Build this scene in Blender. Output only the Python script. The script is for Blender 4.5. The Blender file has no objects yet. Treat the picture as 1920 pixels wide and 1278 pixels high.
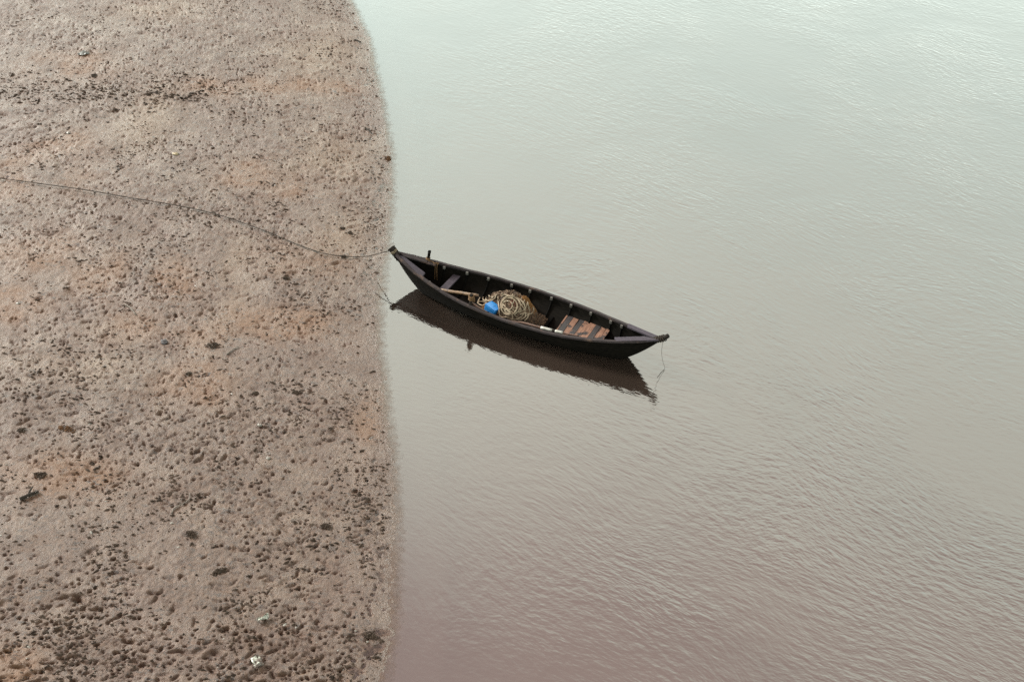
import bpy, bmesh, math, random
import numpy as np
from mathutils import Vector, Matrix

random.seed(7)
rng = np.random.default_rng(11)
sc = bpy.context.scene
COL = sc.collection

# ------------------------------------------------------------------ camera
CAM_H = 15.0
F_PX = 2130.0                       # focal length in pixels of a 1920 px wide picture
PITCH = math.radians(38.0)
ROLL = math.radians(4.0)
_fw = np.array([0, math.cos(PITCH), -math.sin(PITCH)])
_up0 = np.array([0, math.sin(PITCH), math.cos(PITCH)])
_rt0 = np.array([1.0, 0, 0])
_rt = math.cos(ROLL) * _rt0 + math.sin(ROLL) * _up0
_up = math.cos(ROLL) * _up0 - math.sin(ROLL) * _rt0
cam_d = bpy.data.cameras.new('camera')
cam = bpy.data.objects.new('camera', cam_d)
COL.objects.link(cam)
cam_d.sensor_width = 36.0
cam_d.lens = 36.0 * F_PX / 1920.0
cam_d.clip_end = 6000.0
m = Matrix(((_rt[0], _up[0], -_fw[0], 0), (_rt[1], _up[1], -_fw[1], 0), (_rt[2], _up[2], -_fw[2], CAM_H), (0, 0, 0, 1)))
cam.matrix_world = m
sc.camera = cam
sc.render.resolution_x = 1024
sc.render.resolution_y = 681
sc.cycles.use_adaptive_sampling = False
sc.cycles.use_denoising = False      # the photograph has a fine grain

# ------------------------------------------------------------------ sky, sun, exposure
SUN_AZ = math.radians(-64.0)        # to the left of straight ahead
SUN_EL = math.radians(30.0)
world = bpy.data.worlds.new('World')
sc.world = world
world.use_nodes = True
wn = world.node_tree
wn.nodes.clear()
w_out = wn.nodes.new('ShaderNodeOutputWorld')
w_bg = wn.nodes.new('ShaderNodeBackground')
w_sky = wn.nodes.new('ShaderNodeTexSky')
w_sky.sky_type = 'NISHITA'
w_sky.sun_disc = False
w_sky.sun_elevation = SUN_EL
w_sky.sun_rotation = SUN_AZ
w_sky.altitude = 0
w_sky.air_density = 1.0
w_sky.dust_density = 0.6
w_sky.ozone_density = 1.0
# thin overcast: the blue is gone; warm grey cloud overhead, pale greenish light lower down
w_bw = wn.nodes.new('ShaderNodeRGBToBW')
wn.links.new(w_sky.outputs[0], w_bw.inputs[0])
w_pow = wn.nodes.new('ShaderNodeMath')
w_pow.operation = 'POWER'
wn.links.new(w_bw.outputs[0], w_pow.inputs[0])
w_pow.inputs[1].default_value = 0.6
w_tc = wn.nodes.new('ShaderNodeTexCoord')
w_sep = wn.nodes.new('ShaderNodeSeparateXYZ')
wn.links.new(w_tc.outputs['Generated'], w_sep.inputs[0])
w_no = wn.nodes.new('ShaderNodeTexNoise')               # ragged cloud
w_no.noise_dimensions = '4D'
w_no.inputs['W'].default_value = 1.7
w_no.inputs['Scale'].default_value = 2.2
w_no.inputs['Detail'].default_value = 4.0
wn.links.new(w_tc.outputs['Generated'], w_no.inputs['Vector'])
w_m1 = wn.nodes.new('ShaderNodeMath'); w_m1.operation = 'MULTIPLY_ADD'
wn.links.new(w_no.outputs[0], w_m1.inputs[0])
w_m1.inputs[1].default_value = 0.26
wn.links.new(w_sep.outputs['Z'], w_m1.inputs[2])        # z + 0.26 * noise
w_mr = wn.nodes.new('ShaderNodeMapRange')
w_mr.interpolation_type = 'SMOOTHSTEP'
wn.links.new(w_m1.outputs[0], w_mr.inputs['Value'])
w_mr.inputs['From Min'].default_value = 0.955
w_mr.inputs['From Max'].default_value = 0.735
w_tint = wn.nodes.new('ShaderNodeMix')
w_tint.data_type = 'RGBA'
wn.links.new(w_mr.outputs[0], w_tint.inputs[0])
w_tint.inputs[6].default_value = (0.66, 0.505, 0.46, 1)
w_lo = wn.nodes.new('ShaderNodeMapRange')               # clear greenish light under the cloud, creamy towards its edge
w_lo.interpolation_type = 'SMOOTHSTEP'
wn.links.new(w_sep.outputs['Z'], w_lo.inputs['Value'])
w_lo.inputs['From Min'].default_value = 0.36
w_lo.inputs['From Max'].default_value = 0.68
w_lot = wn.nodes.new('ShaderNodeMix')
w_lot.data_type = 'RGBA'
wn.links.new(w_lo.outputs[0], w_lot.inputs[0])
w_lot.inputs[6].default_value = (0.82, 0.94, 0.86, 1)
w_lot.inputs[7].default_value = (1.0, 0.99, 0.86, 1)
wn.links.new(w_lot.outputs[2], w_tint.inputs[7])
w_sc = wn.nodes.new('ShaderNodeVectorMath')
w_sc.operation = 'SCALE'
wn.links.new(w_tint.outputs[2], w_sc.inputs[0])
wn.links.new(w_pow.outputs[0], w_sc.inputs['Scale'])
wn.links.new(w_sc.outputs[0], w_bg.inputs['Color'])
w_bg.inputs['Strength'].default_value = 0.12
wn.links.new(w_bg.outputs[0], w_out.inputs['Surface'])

sun_d = bpy.data.lights.new('sun', 'SUN')
sun_d.energy = 0.75
sun_d.angle = math.radians(12.0)
sun_d.color = (1.0, 0.96, 0.9)
sun = bpy.data.objects.new('sun', sun_d)
COL.objects.link(sun)
sdir = Vector((math.sin(SUN_AZ) * math.cos(SUN_EL), math.cos(SUN_AZ) * math.cos(SUN_EL), math.sin(SUN_EL)))
sun.rotation_euler = sdir.to_track_quat('Z', 'Y').to_euler()
sun.location = sdir * 60

vs = sc.view_settings
vs.view_transform = 'Standard'
vs.look = 'None'
vs.gamma = 1.0
vs.use_curve_mapping = False
vs.exposure = 3.78


def at(x, y, z=0.0):
    """point at height z seen at pixel (x, y) of the 1920 x 1278 picture"""
    d = _fw * F_PX + _rt * (x - 960) - _up * (y - 639)
    t = (z - CAM_H) / d[2]
    return np.array([0, 0, CAM_H]) + d * t


# ------------------------------------------------------------------ helpers
def mesh_obj(name, verts, faces, mat, parent=None, smooth=False):
    me = bpy.data.meshes.new(name)
    me.from_pydata([tuple(map(float, v)) for v in verts], [], faces)
    me.validate()
    bm = bmesh.new()
    bm.from_mesh(me)
    bmesh.ops.recalc_face_normals(bm, faces=bm.faces)
    bm.to_mesh(me)
    bm.free()
    if smooth:
        me.polygons.foreach_set('use_smooth', [True] * len(me.polygons))
    if mat:
        me.materials.append(mat)
    o = bpy.data.objects.new(name, me)
    COL.objects.link(o)
    if parent:
        o.parent = parent
    return o


def tag(o, label=None, cat=None, group=None, kind=None):
    if label: o['label'] = label
    if cat: o['category'] = cat
    if group: o['group'] = group
    if kind: o['kind'] = kind
    return o


def empty(name, loc, rz=0.0):
    o = bpy.data.objects.new(name, None)
    COL.objects.link(o)
    o.location = loc
    o.rotation_euler = (0, 0, rz)
    o.empty_display_size = 0.3
    return o


class MB:
    def __init__(s):
        s.v = []; s.f = []

    def add(s, verts, faces):
        b = len(s.v)
        s.v += [tuple(map(float, v)) for v in verts]
        s.f += [tuple(i + b for i in f) for f in faces]

    def tube(s, pts, r, n=6, caps=True):
        pts = [np.array(p, float) for p in pts]
        rs = r if hasattr(r, '__len__') else [r] * len(pts)
        b = len(s.v)
        prev = None
        for i, p in enumerate(pts):
            t = pts[min(i + 1, len(pts) - 1)] - pts[max(i - 1, 0)]
            t = t / (np.linalg.norm(t) + 1e-9)
            if prev is None:
                a = np.array([0, 0, 1.0]) if abs(t[2]) < 0.9 else np.array([1.0, 0, 0])
            else:
                a = prev
            a = a - t * (a @ t)
            a /= np.linalg.norm(a) + 1e-9
            prev = a
            c = np.cross(t, a)
            for k in range(n):
                an = 2 * math.pi * k / n
                s.v.append(tuple(p + (a * math.cos(an) + c * math.sin(an)) * rs[i]))
        for i in range(len(pts) - 1):
            for k in range(n):
                k2 = (k + 1) % n
                s.f.append((b + i * n + k, b + i * n + k2, b + (i + 1) * n + k2, b + (i + 1) * n + k))
        if caps:
            s.f.append(tuple(b + k for k in range(n))[::-1])
            s.f.append(tuple(b + (len(pts) - 1) * n + k for k in range(n)))

    def box(s, c, sx, sy, sz, ax=(1, 0, 0), ay=(0, 1, 0), az=(0, 0, 1), bev=0.0):
        c = np.array(c, float); ax = np.array(ax, float); ay = np.array(ay, float); az = np.array(az, float)
        bm = bmesh.new()
        bmesh.ops.create_cube(bm, size=1.0)
        for v in bm.verts:
            v.co = Vector((v.co.x * sx, v.co.y * sy, v.co.z * sz))
        if bev > 0:
            bmesh.ops.bevel(bm, geom=list(bm.edges), offset=bev, segments=2, profile=0.6, affect='EDGES')
        bm.verts.index_update()
        vv = [c + ax * v.co.x + ay * v.co.y + az * v.co.z for v in bm.verts]
        ff = [[v.index for v in f.verts] for f in bm.faces]
        bm.free()
        s.add(vv, ff)

    def build(s, name, mat, parent=None, smooth=False):
        return mesh_obj(name, s.v, s.f, mat, parent, smooth)


def spline(pts, n=8):
    """Catmull-Rom through pts"""
    P = [np.array(p, float) for p in pts]
    P = [2 * P[0] - P[1]] + P + [2 * P[-1] - P[-2]]
    out = []
    for i in range(1, len(P) - 2):
        for k in range(n):
            t = k / n
            a, b, c, d = P[i - 1], P[i], P[i + 1], P[i + 2]
            out.append(0.5 * ((2 * b) + (c - a) * t + (2 * a - 5 * b + 4 * c - d) * t * t + (-a + 3 * b - 3 * c + d) * t ** 3))
    out.append(P[-2])
    return out


# 2D gradient noise for terrain
_perm = rng.permutation(4096)
_ang = rng.random(4096) * 2 * np.pi
_gx, _gy = np.cos(_ang), np.sin(_ang)


def pnoise(x, y):
    xi = np.floor(x).astype(np.int64); yi = np.floor(y).astype(np.int64)
    xf = x - xi; yf = y - yi
    u = xf * xf * xf * (xf * (xf * 6 - 15) + 10)
    v = yf * yf * yf * (yf * (yf * 6 - 15) + 10)

    def g(ix, iy, dx, dy):
        h = _perm[(_perm[ix & 4095] + iy) & 4095]
        return _gx[h] * dx + _gy[h] * dy
    a = g(xi, yi, xf, yf); b = g(xi + 1, yi, xf - 1, yf)
    c = g(xi, yi + 1, xf, yf - 1); d = g(xi + 1, yi + 1, xf - 1, yf - 1)
    return 1.5 * ((a * (1 - u) + b * u) * (1 - v) + (c * (1 - u) + d * u) * v)


# ------------------------------------------------------------------ materials
def new_mat(name):
    mt = bpy.data.materials.new(name)
    mt.use_nodes = True
    nt = mt.node_tree
    nt.nodes.clear()
    return mt, nt


def N(nt, kind, **kw):
    n = nt.nodes.new(kind)
    for k, v in kw.items():
        if k.startswith('_'):
            setattr(n, k[1:], v)
        else:
            n.inputs[k.replace('__', ' ')].default_value = v
    return n


def ramp(nt, fac, stops):
    r = nt.nodes.new('ShaderNodeValToRGB')
    e = r.color_ramp.elements
    while len(e) < len(stops):
        e.new(0.5)
    for i, (p, c) in enumerate(stops):
        e[i].position = p
        e[i].color = (c, c, c, 1) if not hasattr(c, '__len__') else (*c, 1)
    nt.links.new(fac, r.inputs[0])
    return r.outputs[0]


def mix(nt, fac, a, b, blend='MIX'):
    n = nt.nodes.new('ShaderNodeMix')
    n.data_type = 'RGBA'
    n.blend_type = blend
    for sock, val in ((0, fac), (6, a), (7, b)):
        if hasattr(val, 'is_linked'):
            nt.links.new(val, n.inputs[sock])
        elif hasattr(val, '__len__'):
            n.inputs[sock].default_value = (*val, 1)
        else:
            n.inputs[sock].default_value = val if sock == 0 else (val, val, val, 1)
    return n.outputs[2]


def mth(nt, op, a, b=0.0):
    n = nt.nodes.new('ShaderNodeMath')
    n.operation = op
    for i, val in enumerate((a, b)):
        if hasattr(val, 'is_linked'):
            nt.links.new(val, n.inputs[i])
        else:
            n.inputs[i].default_value = val
    return n.outputs[0]


def noise(nt, vec, scale, detail=3.0, rough=0.55, dist=0.0):
    n = N(nt, 'ShaderNodeTexNoise', Scale=scale, Detail=detail, Roughness=rough, Distortion=dist)
    if vec is not None:
        nt.links.new(vec, n.inputs['Vector'])
    return n.outputs[0]


def simple_mat(name, c1, c2, scale=8.0, stretch=(1, 1, 1), rough=0.7, bump=0.004, spec=0.4, lo=0.35, hi=0.65, c3=None, s3=3.0, t3=(0.55, 0.62), detail=4.0):
    K = 0.31
    c1, c2 = [tuple(x * K for x in c) for c in (c1, c2)]
    c3 = tuple(x * K for x in c3) if c3 else None
    """two-tone noisy material, stretched along the grain; c3 is an optional patchy third colour"""
    mt, nt = new_mat(name)
    tc = nt.nodes.new('ShaderNodeTexCoord')
    mp = N(nt, 'ShaderNodeMapping')
    mp.inputs['Scale'].default_value = stretch
    nt.links.new(tc.outputs['Object'], mp.inputs[0])
    v = mp.outputs[0]
    n1 = noise(nt, v, scale, detail, 0.6, 0.3)
    col = mix(nt, ramp(nt, n1, [(lo, 0.0), (hi, 1.0)]), c1, c2)
    if c3:
        n3 = noise(nt, tc.outputs['Object'], s3, 5.0, 0.65, 0.4)
        col = mix(nt, ramp(nt, n3, [(t3[0], 0.0), (t3[1], 1.0)]), col, c3)
    b = nt.nodes.new('ShaderNodeBsdfPrincipled')
    nt.links.new(col, b.inputs['Base Color'])
    b.inputs['Roughness'].default_value = rough
    b.inputs['Specular IOR Level'].default_value = spec
    if bump:
        bp = N(nt, 'ShaderNodeBump', Strength=0.7, Distance=bump)
        nt.links.new(n1, bp.inputs['Height'])
        nt.links.new(bp.outputs[0], b.inputs['Normal'])
    o = nt.nodes.new('ShaderNodeOutputMaterial')
    nt.links.new(b.outputs[0], o.inputs[0])
    return mt


M = {}
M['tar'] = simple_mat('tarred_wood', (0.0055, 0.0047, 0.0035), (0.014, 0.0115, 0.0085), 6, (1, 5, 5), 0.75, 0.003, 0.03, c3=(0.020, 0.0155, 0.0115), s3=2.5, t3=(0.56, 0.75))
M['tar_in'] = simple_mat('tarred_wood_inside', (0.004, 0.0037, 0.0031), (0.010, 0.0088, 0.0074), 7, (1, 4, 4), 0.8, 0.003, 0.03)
M['rail'] = simple_mat('weathered_rail', (0.034, 0.027, 0.028), (0.080, 0.062, 0.062), 7, (1, 6, 6), 0.75, 0.003, 0.12, c3=(0.17, 0.11, 0.085), s3=3.5, t3=(0.56, 0.68))
M['plank'] = simple_mat('weathered_plank', (0.050, 0.042, 0.053), (0.120, 0.100, 0.125), 9, (1, 7, 7), 0.75, 0.003, 0.12)
M['stem'] = simple_mat('dark_stem', (0.022, 0.018, 0.015), (0.05, 0.038, 0.03), 12, (1, 3, 3), 0.8, 0.004, 0.08)
M['knob'] = simple_mat('pale_knob', (0.12, 0.11, 0.095), (0.22, 0.205, 0.18), 14, (1, 1, 1), 0.7, 0.003)
M['bare'] = simple_mat('bare_board', (0.22, 0.105, 0.062), (0.44, 0.23, 0.145), 5, (7, 1, 7), 0.65, 0.003, 0.35, c3=(0.03, 0.022, 0.022), s3=4.5, t3=(0.51, 0.58))
M['worn'] = simple_mat('worn_dark_board', (0.020, 0.017, 0.018), (0.05, 0.042, 0.045), 5, (7, 1, 7), 0.6, 0.003, 0.4, c3=(0.30, 0.15, 0.09), s3=7.0, t3=(0.58, 0.66))
M['rope'] = simple_mat('beige_rope', (0.28, 0.20, 0.125), (0.68, 0.56, 0.40), 14, (1, 1, 1), 0.8, 0.003, 0.2)
M['cord'] = simple_mat('orange_cord', (0.16, 0.085, 0.035), (0.30, 0.17, 0.075), 40, (1, 1, 1), 0.8, 0.002, 0.2)
M['lash'] = simple_mat('pale_lashing', (0.20, 0.15, 0.09), (0.36, 0.29, 0.19), 40, (1, 1, 1), 0.8, 0.002, 0.2)
M['moor'] = simple_mat('dark_rope', (0.035, 0.025, 0.018), (0.07, 0.05, 0.035), 25, (1, 1, 1), 0.8, 0.002, 0.2)
M['net'] = simple_mat('brown_net', (0.055, 0.036, 0.024), (0.15, 0.10, 0.065), 20, (1, 1, 1), 0.85, 0.006, 0.2)
M['netstrand'] = simple_mat('net_strand', (0.15, 0.095, 0.06), (0.36, 0.24, 0.155), 24, (1, 1, 1), 0.85, 0.002, 0.2)
M['orange_net'] = simple_mat('orange_net', (0.20, 0.085, 0.02), (0.40, 0.19, 0.05), 26, (1, 1, 1), 0.85, 0.004, 0.2)
M['red_net'] = simple_mat('rust_net', (0.15, 0.05, 0.03), (0.28, 0.11, 0.07), 26, (1, 1, 1), 0.85, 0.004, 0.2)
M['pole'] = simple_mat('bamboo_pole', (0.17, 0.085, 0.035), (0.36, 0.21, 0.10), 8, (1, 5, 5), 0.55, 0.003, 0.4, c3=(0.07, 0.035, 0.02), s3=9, t3=(0.58, 0.66))
M['pole_red'] = simple_mat('reddish_pole', (0.11, 0.05, 0.03), (0.26, 0.135, 0.085), 9, (1, 5, 5), 0.6, 0.003, 0.4)
M['blue'] = simple_mat('blue_plastic', (0.03, 0.33, 0.95), (0.04, 0.40, 1.0), 5, (1, 1, 1), 0.38, 0.001, 0.5)
M['bluedark'] = simple_mat('blue_plastic_cap', (0.02, 0.12, 0.60), (0.03, 0.16, 0.70), 5, (1, 1, 1), 0.4, 0.0, 0.5)
M['white'] = simple_mat('white_plastic', (0.58, 0.57, 0.50), (0.72, 0.71, 0.65), 12, (1, 1, 1), 0.5, 0.001)
M['stick'] = simple_mat('driftwood', (0.14, 0.11, 0.085), (0.30, 0.25, 0.20), 20, (1, 1, 1), 0.8, 0.003)
M['darkstick'] = simple_mat('wet_driftwood', (0.03, 0.026, 0.02), (0.09, 0.07, 0.055), 20, (1, 1, 1), 0.8, 0.003, 0.1)
M['clump'] = simple_mat('wet_weed', (0.035, 0.025, 0.017), (0.10, 0.072, 0.052), 22, (1, 1, 1), 0.9, 0.004, 0.08)
M['rustclump'] = simple_mat('rusty_leaf_litter', (0.07, 0.038, 0.018), (0.18, 0.09, 0.04), 22, (1, 1, 1), 0.9, 0.004, 0.08)
M['stone'] = simple_mat('grey_stone', (0.11, 0.10, 0.105), (0.19, 0.175, 0.18), 16, (1, 1, 1), 0.8, 0.003)
M['crumb'] = simple_mat('dark_mud_crumb', (0.040, 0.028, 0.020), (0.13, 0.092, 0.068), 3, (1, 1, 1), 0.9, 0.0, 0.1)
M['shell'] = simple_mat('shell_white', (0.28, 0.25, 0.21), (0.52, 0.48, 0.42), 3, (1, 1, 1), 0.5, 0.0)
M['yshell'] = simple_mat('shell_yellow', (0.50, 0.38, 0.20), (0.60, 0.48, 0.28), 8, (1, 1, 1), 0.5, 0.0)
M['silt'] = simple_mat('grey_plastic', (0.26, 0.27, 0.25), (0.36, 0.36, 0.34), 8, (1, 1, 1), 0.45, 0.003)


def foil_mat():
    mt, nt = new_mat('dirty_foil')
    tc = nt.nodes.new('ShaderNodeTexCoord')
    n1 = noise(nt, tc.outputs['Object'], 9, 4, 0.6, 0.5)
    col = mix(nt, ramp(nt, n1, [(0.45, 0.0), (0.58, 1.0)]), (0.24, 0.25, 0.21), (0.06, 0.047, 0.038))
    b = nt.nodes.new('ShaderNodeBsdfPrincipled')
    nt.links.new(col, b.inputs['Base Color'])
    b.inputs['Roughness'].default_value = 0.4
    b.inputs['Metallic'].default_value = 0.2
    o = nt.nodes.new('ShaderNodeOutputMaterial')
    nt.links.new(b.outputs[0], o.inputs[0])
    return mt


M['foil'] = foil_mat()


def mud_mat():
    mt, nt = new_mat('estuary_mud')
    geo = nt.nodes.new('ShaderNodeNewGeometry')
    pos = geo.outputs['Position']

    def attr(n):
        a = nt.nodes.new('ShaderNodeAttribute')
        a.attribute_name = n
        return a.outputs['Fac']

    def stretched(sx, sy, rot):
        mp = N(nt, 'ShaderNodeMapping')
        mp.inputs['Rotation'].default_value = (0, 0, rot)
        mp.inputs['Scale'].default_value = (sx, sy, 1.0)
        nt.links.new(pos, mp.inputs[0])
        return mp.outputs[0]
    big = noise(nt, pos, 0.33, 4, 0.6, 0.6)
    mid = noise(nt, pos, 1.3, 6, 0.66, 0.5)
    fine = noise(nt, pos, 8.0, 8, 0.74, 0.4)
    grit = noise(nt, stretched(0.8, 1.0, 0.2), 30.0, 4, 0.7, 0.3)
    grain = noise(nt, pos, 60.0, 3, 0.7)
    col = mix(nt, ramp(nt, fine, [(0.36, 0.0), (0.62, 1.0)]), (0.0318, 0.0143, 0.0065), (0.0624, 0.0315, 0.0152))
    # pale silt
    col = mix(nt, mth(nt, 'MULTIPLY', ramp(nt, mid, [(0.48, 0.0), (0.66, 1.0)]), 0.6), col, (0.0776, 0.0436, 0.0218))
    col = mix(nt, mth(nt, 'MULTIPLY', attr('silt'), ramp(nt, mid, [(0.30, 0.55), (0.62, 1.0)])), col, (0.0845, 0.0502, 0.0256))
    # pinkish clay in large soft areas
    col = mix(nt, mth(nt, 'MULTIPLY', ramp(nt, big, [(0.45, 0.0), (0.65, 1.0)]), 0.35), col, (0.0471, 0.0179, 0.0083))
    # pale shell sand and dark organic flecks
    col = mix(nt, mth(nt, 'MULTIPLY', ramp(nt, grit, [(0.56, 0.0), (0.68, 1.0)]), 0.55), col, (0.0970, 0.0559, 0.0287))
    col = mix(nt, ramp(nt, grit, [(0.33, 0.75), (0.44, 0.0)]), col, (0.0208, 0.0094, 0.0043))
    # ochre algae film lying over the sand
    col = mix(nt, mth(nt, 'MULTIPLY', attr('algae'), ramp(nt, mid, [(0.36, 0.9), (0.66, 0.5)])), col, (0.0737, 0.0297, 0.0058))
    speck = noise(nt, stretched(0.6, 1.0, 0.25), 15.0, 3, 0.6, 0.9)
    patch = noise(nt, pos, 1.7, 4, 0.6)
    sp = mth(nt, 'MULTIPLY', ramp(nt, speck, [(0.565, 0.0), (0.625, 1.0)]), ramp(nt, patch, [(0.38, 0.1), (0.62, 0.95)]))
    col = mix(nt, sp, col, (0.0152, 0.0071, 0.0034))
    # soaked strip by the water
    col = mix(nt, mth(nt, 'MULTIPLY', attr('wet'), 0.3), col, (0.0380, 0.0179, 0.0087))
    b = nt.nodes.new('ShaderNodeBsdfPrincipled')
    nt.links.new(col, b.inputs['Base Color'])
    rg = mth(nt, 'SUBTRACT', ramp(nt, mid, [(0.35, 0.7), (0.65, 0.5)]), mth(nt, 'MULTIPLY', attr('wet'), 0.2))
    nt.links.new(rg, b.inputs['Roughness'])
    b.inputs['Specular IOR Level'].default_value = 0.5
    bp = N(nt, 'ShaderNodeBump', Strength=1.0, Distance=0.05)
    h = mth(nt, 'ADD', fine, mth(nt, 'MULTIPLY', grit, 0.35))
    h = mth(nt, 'ADD', h, mth(nt, 'MULTIPLY', grain, 0.12))
    nt.links.new(h, bp.inputs['Height'])
    nt.links.new(bp.outputs[0], b.inputs['Normal'])
    o = nt.nodes.new('ShaderNodeOutputMaterial')
    nt.links.new(b.outputs[0], o.inputs[0])
    return mt


def water_mat():
    mt, nt = new_mat('silty_water')
    geo = nt.nodes.new('ShaderNodeNewGeometry')
    pos = geo.outputs['Position']
    at_d = nt.nodes.new('ShaderNodeAttribute')
    at_d.attribute_name = 'depth'
    at_r = nt.nodes.new('ShaderNodeAttribute')
    at_r.attribute_name = 'ripple'
    depth = at_d.outputs['Fac']

    # wind bends the ripples: warp the coordinates before stretching them along the crests
    warp = N(nt, 'ShaderNodeTexNoise', Scale=0.16, Detail=2.0, Roughness=0.5)
    nt.links.new(pos, warp.inputs['Vector'])
    wv = nt.nodes.new('ShaderNodeVectorMath'); wv.operation = 'SUBTRACT'
    nt.links.new(warp.outputs['Color'], wv.inputs[0]); wv.inputs[1].default_value = (0.5, 0.5, 0.5)
    ws = nt.nodes.new('ShaderNodeVectorMath'); ws.operation = 'SCALE'
    nt.links.new(wv.outputs[0], ws.inputs[0]); ws.inputs['Scale'].default_value = 2.6
    wa = nt.nodes.new('ShaderNodeVectorMath'); wa.operation = 'ADD'
    nt.links.new(pos, wa.inputs[0]); nt.links.new(ws.outputs[0], wa.inputs[1])
    wpos = wa.outputs[0]

    def crest(angle, along, across, scale, detail=2.0):
        rot = N(nt, 'ShaderNodeMapping')
        rot.vector_type = 'POINT'
        rot.inputs['Rotation'].default_value = (0, 0, math.radians(angle))
        nt.links.new(wpos, rot.inputs[0])
        st = N(nt, 'ShaderNodeMapping')
        st.inputs['Scale'].default_value = (along, across, 1)
        nt.links.new(rot.outputs[0], st.inputs[0])
        return noise(nt, st.outputs[0], scale, detail, 0.5)
    a = crest(30, 0.36, 1.0, 9.5)
    b_ = crest(10, 0.42, 1.0, 18.0)
    c = crest(58, 0.6, 1.0, 6.0)
    h = mth(nt, 'ADD', a, mth(nt, 'MULTIPLY', b_, 0.45))
    h = mth(nt, 'ADD', h, mth(nt, 'MULTIPLY', c, 0.7))
    gust = noise(nt, pos, 0.22, 3, 0.55, 0.6)
    amp = mth(nt, 'MULTIPLY', at_r.outputs['Fac'], ramp(nt, gust, [(0.34, 0.3), (0.62, 1.0)]))
    h = mth(nt, 'MULTIPLY', h, amp)
    bp = N(nt, 'ShaderNodeBump', Strength=1.0, Distance=0.0115)
    nt.links.new(h, bp.inputs['Height'])

    silt = noise(nt, pos, 0.25, 4, 0.6, 0.8)
    body = mix(nt, ramp(nt, silt, [(0.35, 0.0), (0.65, 1.0)]), (0.0135, 0.0098, 0.0077), (0.019, 0.0138, 0.011))
    body = mix(nt, ramp(nt, mth(nt, 'MULTIPLY', depth, 10.0), [(0.0, 1.0), (0.6, 0.0)]), body, (0.042, 0.031, 0.025))
    dif = nt.nodes.new('ShaderNodeBsdfDiffuse')
    nt.links.new(body, dif.inputs['Color'])
    tr = nt.nodes.new('ShaderNodeBsdfTransparent')
    tr.inputs['Color'].default_value = (0.86, 0.80, 0.74, 1)
    # turbid water hides its bed within a hand's depth
    opac = mth(nt, 'SUBTRACT', 1.0, mth(nt, 'POWER', 2.718, mth(nt, 'MULTIPLY', depth, -11.0)))
    m1 = nt.nodes.new('ShaderNodeMixShader')
    nt.links.new(opac, m1.inputs[0]); nt.links.new(tr.outputs[0], m1.inputs[1]); nt.links.new(dif.outputs[0], m1.inputs[2])
    gl = nt.nodes.new('ShaderNodeBsdfGlossy')
    gl.inputs['Roughness'].default_value = 0.05
    gl.inputs['Color'].default_value = (1, 1, 1, 1)
    nt.links.new(bp.outputs[0], gl.inputs['Normal'])
    fr = N(nt, 'ShaderNodeFresnel', IOR=2.4)
    nt.links.new(bp.outputs[0], fr.inputs['Normal'])
    m2 = nt.nodes.new('ShaderNodeMixShader')
    rag = mth(nt, 'MULTIPLY', mth(nt, 'SUBTRACT', noise(nt, pos, 6.0, 6, 0.7), 0.5), 1.8)
    film = ramp(nt, mth(nt, 'ADD', mth(nt, 'MULTIPLY', depth, 85.0), rag), [(0.0, 0.3), (0.75, 1.0)])      # a skin of water breaks up over the rough bed
    nt.links.new(mth(nt, 'MULTIPLY', fr.outputs[0], film), m2.inputs[0]); nt.links.new(m1.outputs[0], m2.inputs[1]); nt.links.new(gl.outputs[0], m2.inputs[2])
    o = nt.nodes.new('ShaderNodeOutputMaterial')
    nt.links.new(m2.outputs[0], o.inputs[0])
    return mt


M['mud'] = mud_mat()
M['water'] = water_mat()

# ------------------------------------------------------------------ shoreline, mud flat, river
SHORE_PX = [(630, -60), (655, 0), (690, 80), (707, 160), (720, 230), (730, 290), (729, 360), (723, 430), (719, 480), (711, 530), (706, 590),
            (706, 640), (712, 700), (720, 760), (728, 850), (735, 950), (737, 1020), (738, 1080), (726, 1180), (710, 1278), (690, 1400)]
_sp = np.array([at(x, y)[:2] for x, y in SHORE_PX])
_o = np.argsort(_sp[:, 1])
_sy, _sx = _sp[_o, 1], _sp[_o, 0]
_sx = np.concatenate([[_sx[0] - 25, _sx[0] - 2], _sx, [_sx[-1] - 12, _sx[-1] - 60]])
_sy = np.concatenate([[-300, _sy[0] - 6], _sy, [_sy[-1] + 25, 500]])


def shore_x(y):
    s = np.interp(y, _sy, _sx)
    k = 0.6
    s = (np.interp(y - k, _sy, _sx) + 2 * s + np.interp(y + k, _sy, _sx)) / 4
    return s + 0.03 * pnoise(np.asarray(y) * 0.9, np.asarray(y) * 0 + 3.3) + 0.022 * pnoise(np.asarray(y) * 4.1, np.asarray(y) * 0 + 9.3) + 0.014 * pnoise(np.asarray(y) * 12.1, np.asarray(y) * 0 + 5.3)


def grow(a, b, d0, k):
    """coordinates from a to b whose spacing grows by factor k"""
    out = []
    p, d = a, d0
    sgn = 1 if b > a else -1
    while (b - p) * sgn > 0:
        p += sgn * d
        d *= k
        out.append(p)
    return out


ys = [8.6]
while ys[-1] < 46:
    ys.append(ys[-1] + 0.019 * (ys[-1] / 10) ** 1.25)
ys = np.array(sorted(grow(8.6, -1500, 0.05, 1.35)) + ys + grow(ys[-1], 3000, 0.2, 1.35))
os_ = [1.6]
while os_[-1] > -14.5:
    os_.append(os_[-1] - (0.022 if os_[-1] > -9 else 0.034))
os_ = np.array(sorted(grow(os_[-1], -2500, 0.08, 1.35)) + sorted(os_) + grow(1.6, 6, 0.1, 1.4))   # offset from the shore, + is under water
nr, nc = len(ys), len(os_)
YY = np.repeat(ys[:, None], nc, 1)
OO = np.repeat(os_[None, :], nr, 0)
SH = shore_x(ys)
XX = SH[:, None] + OO


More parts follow.
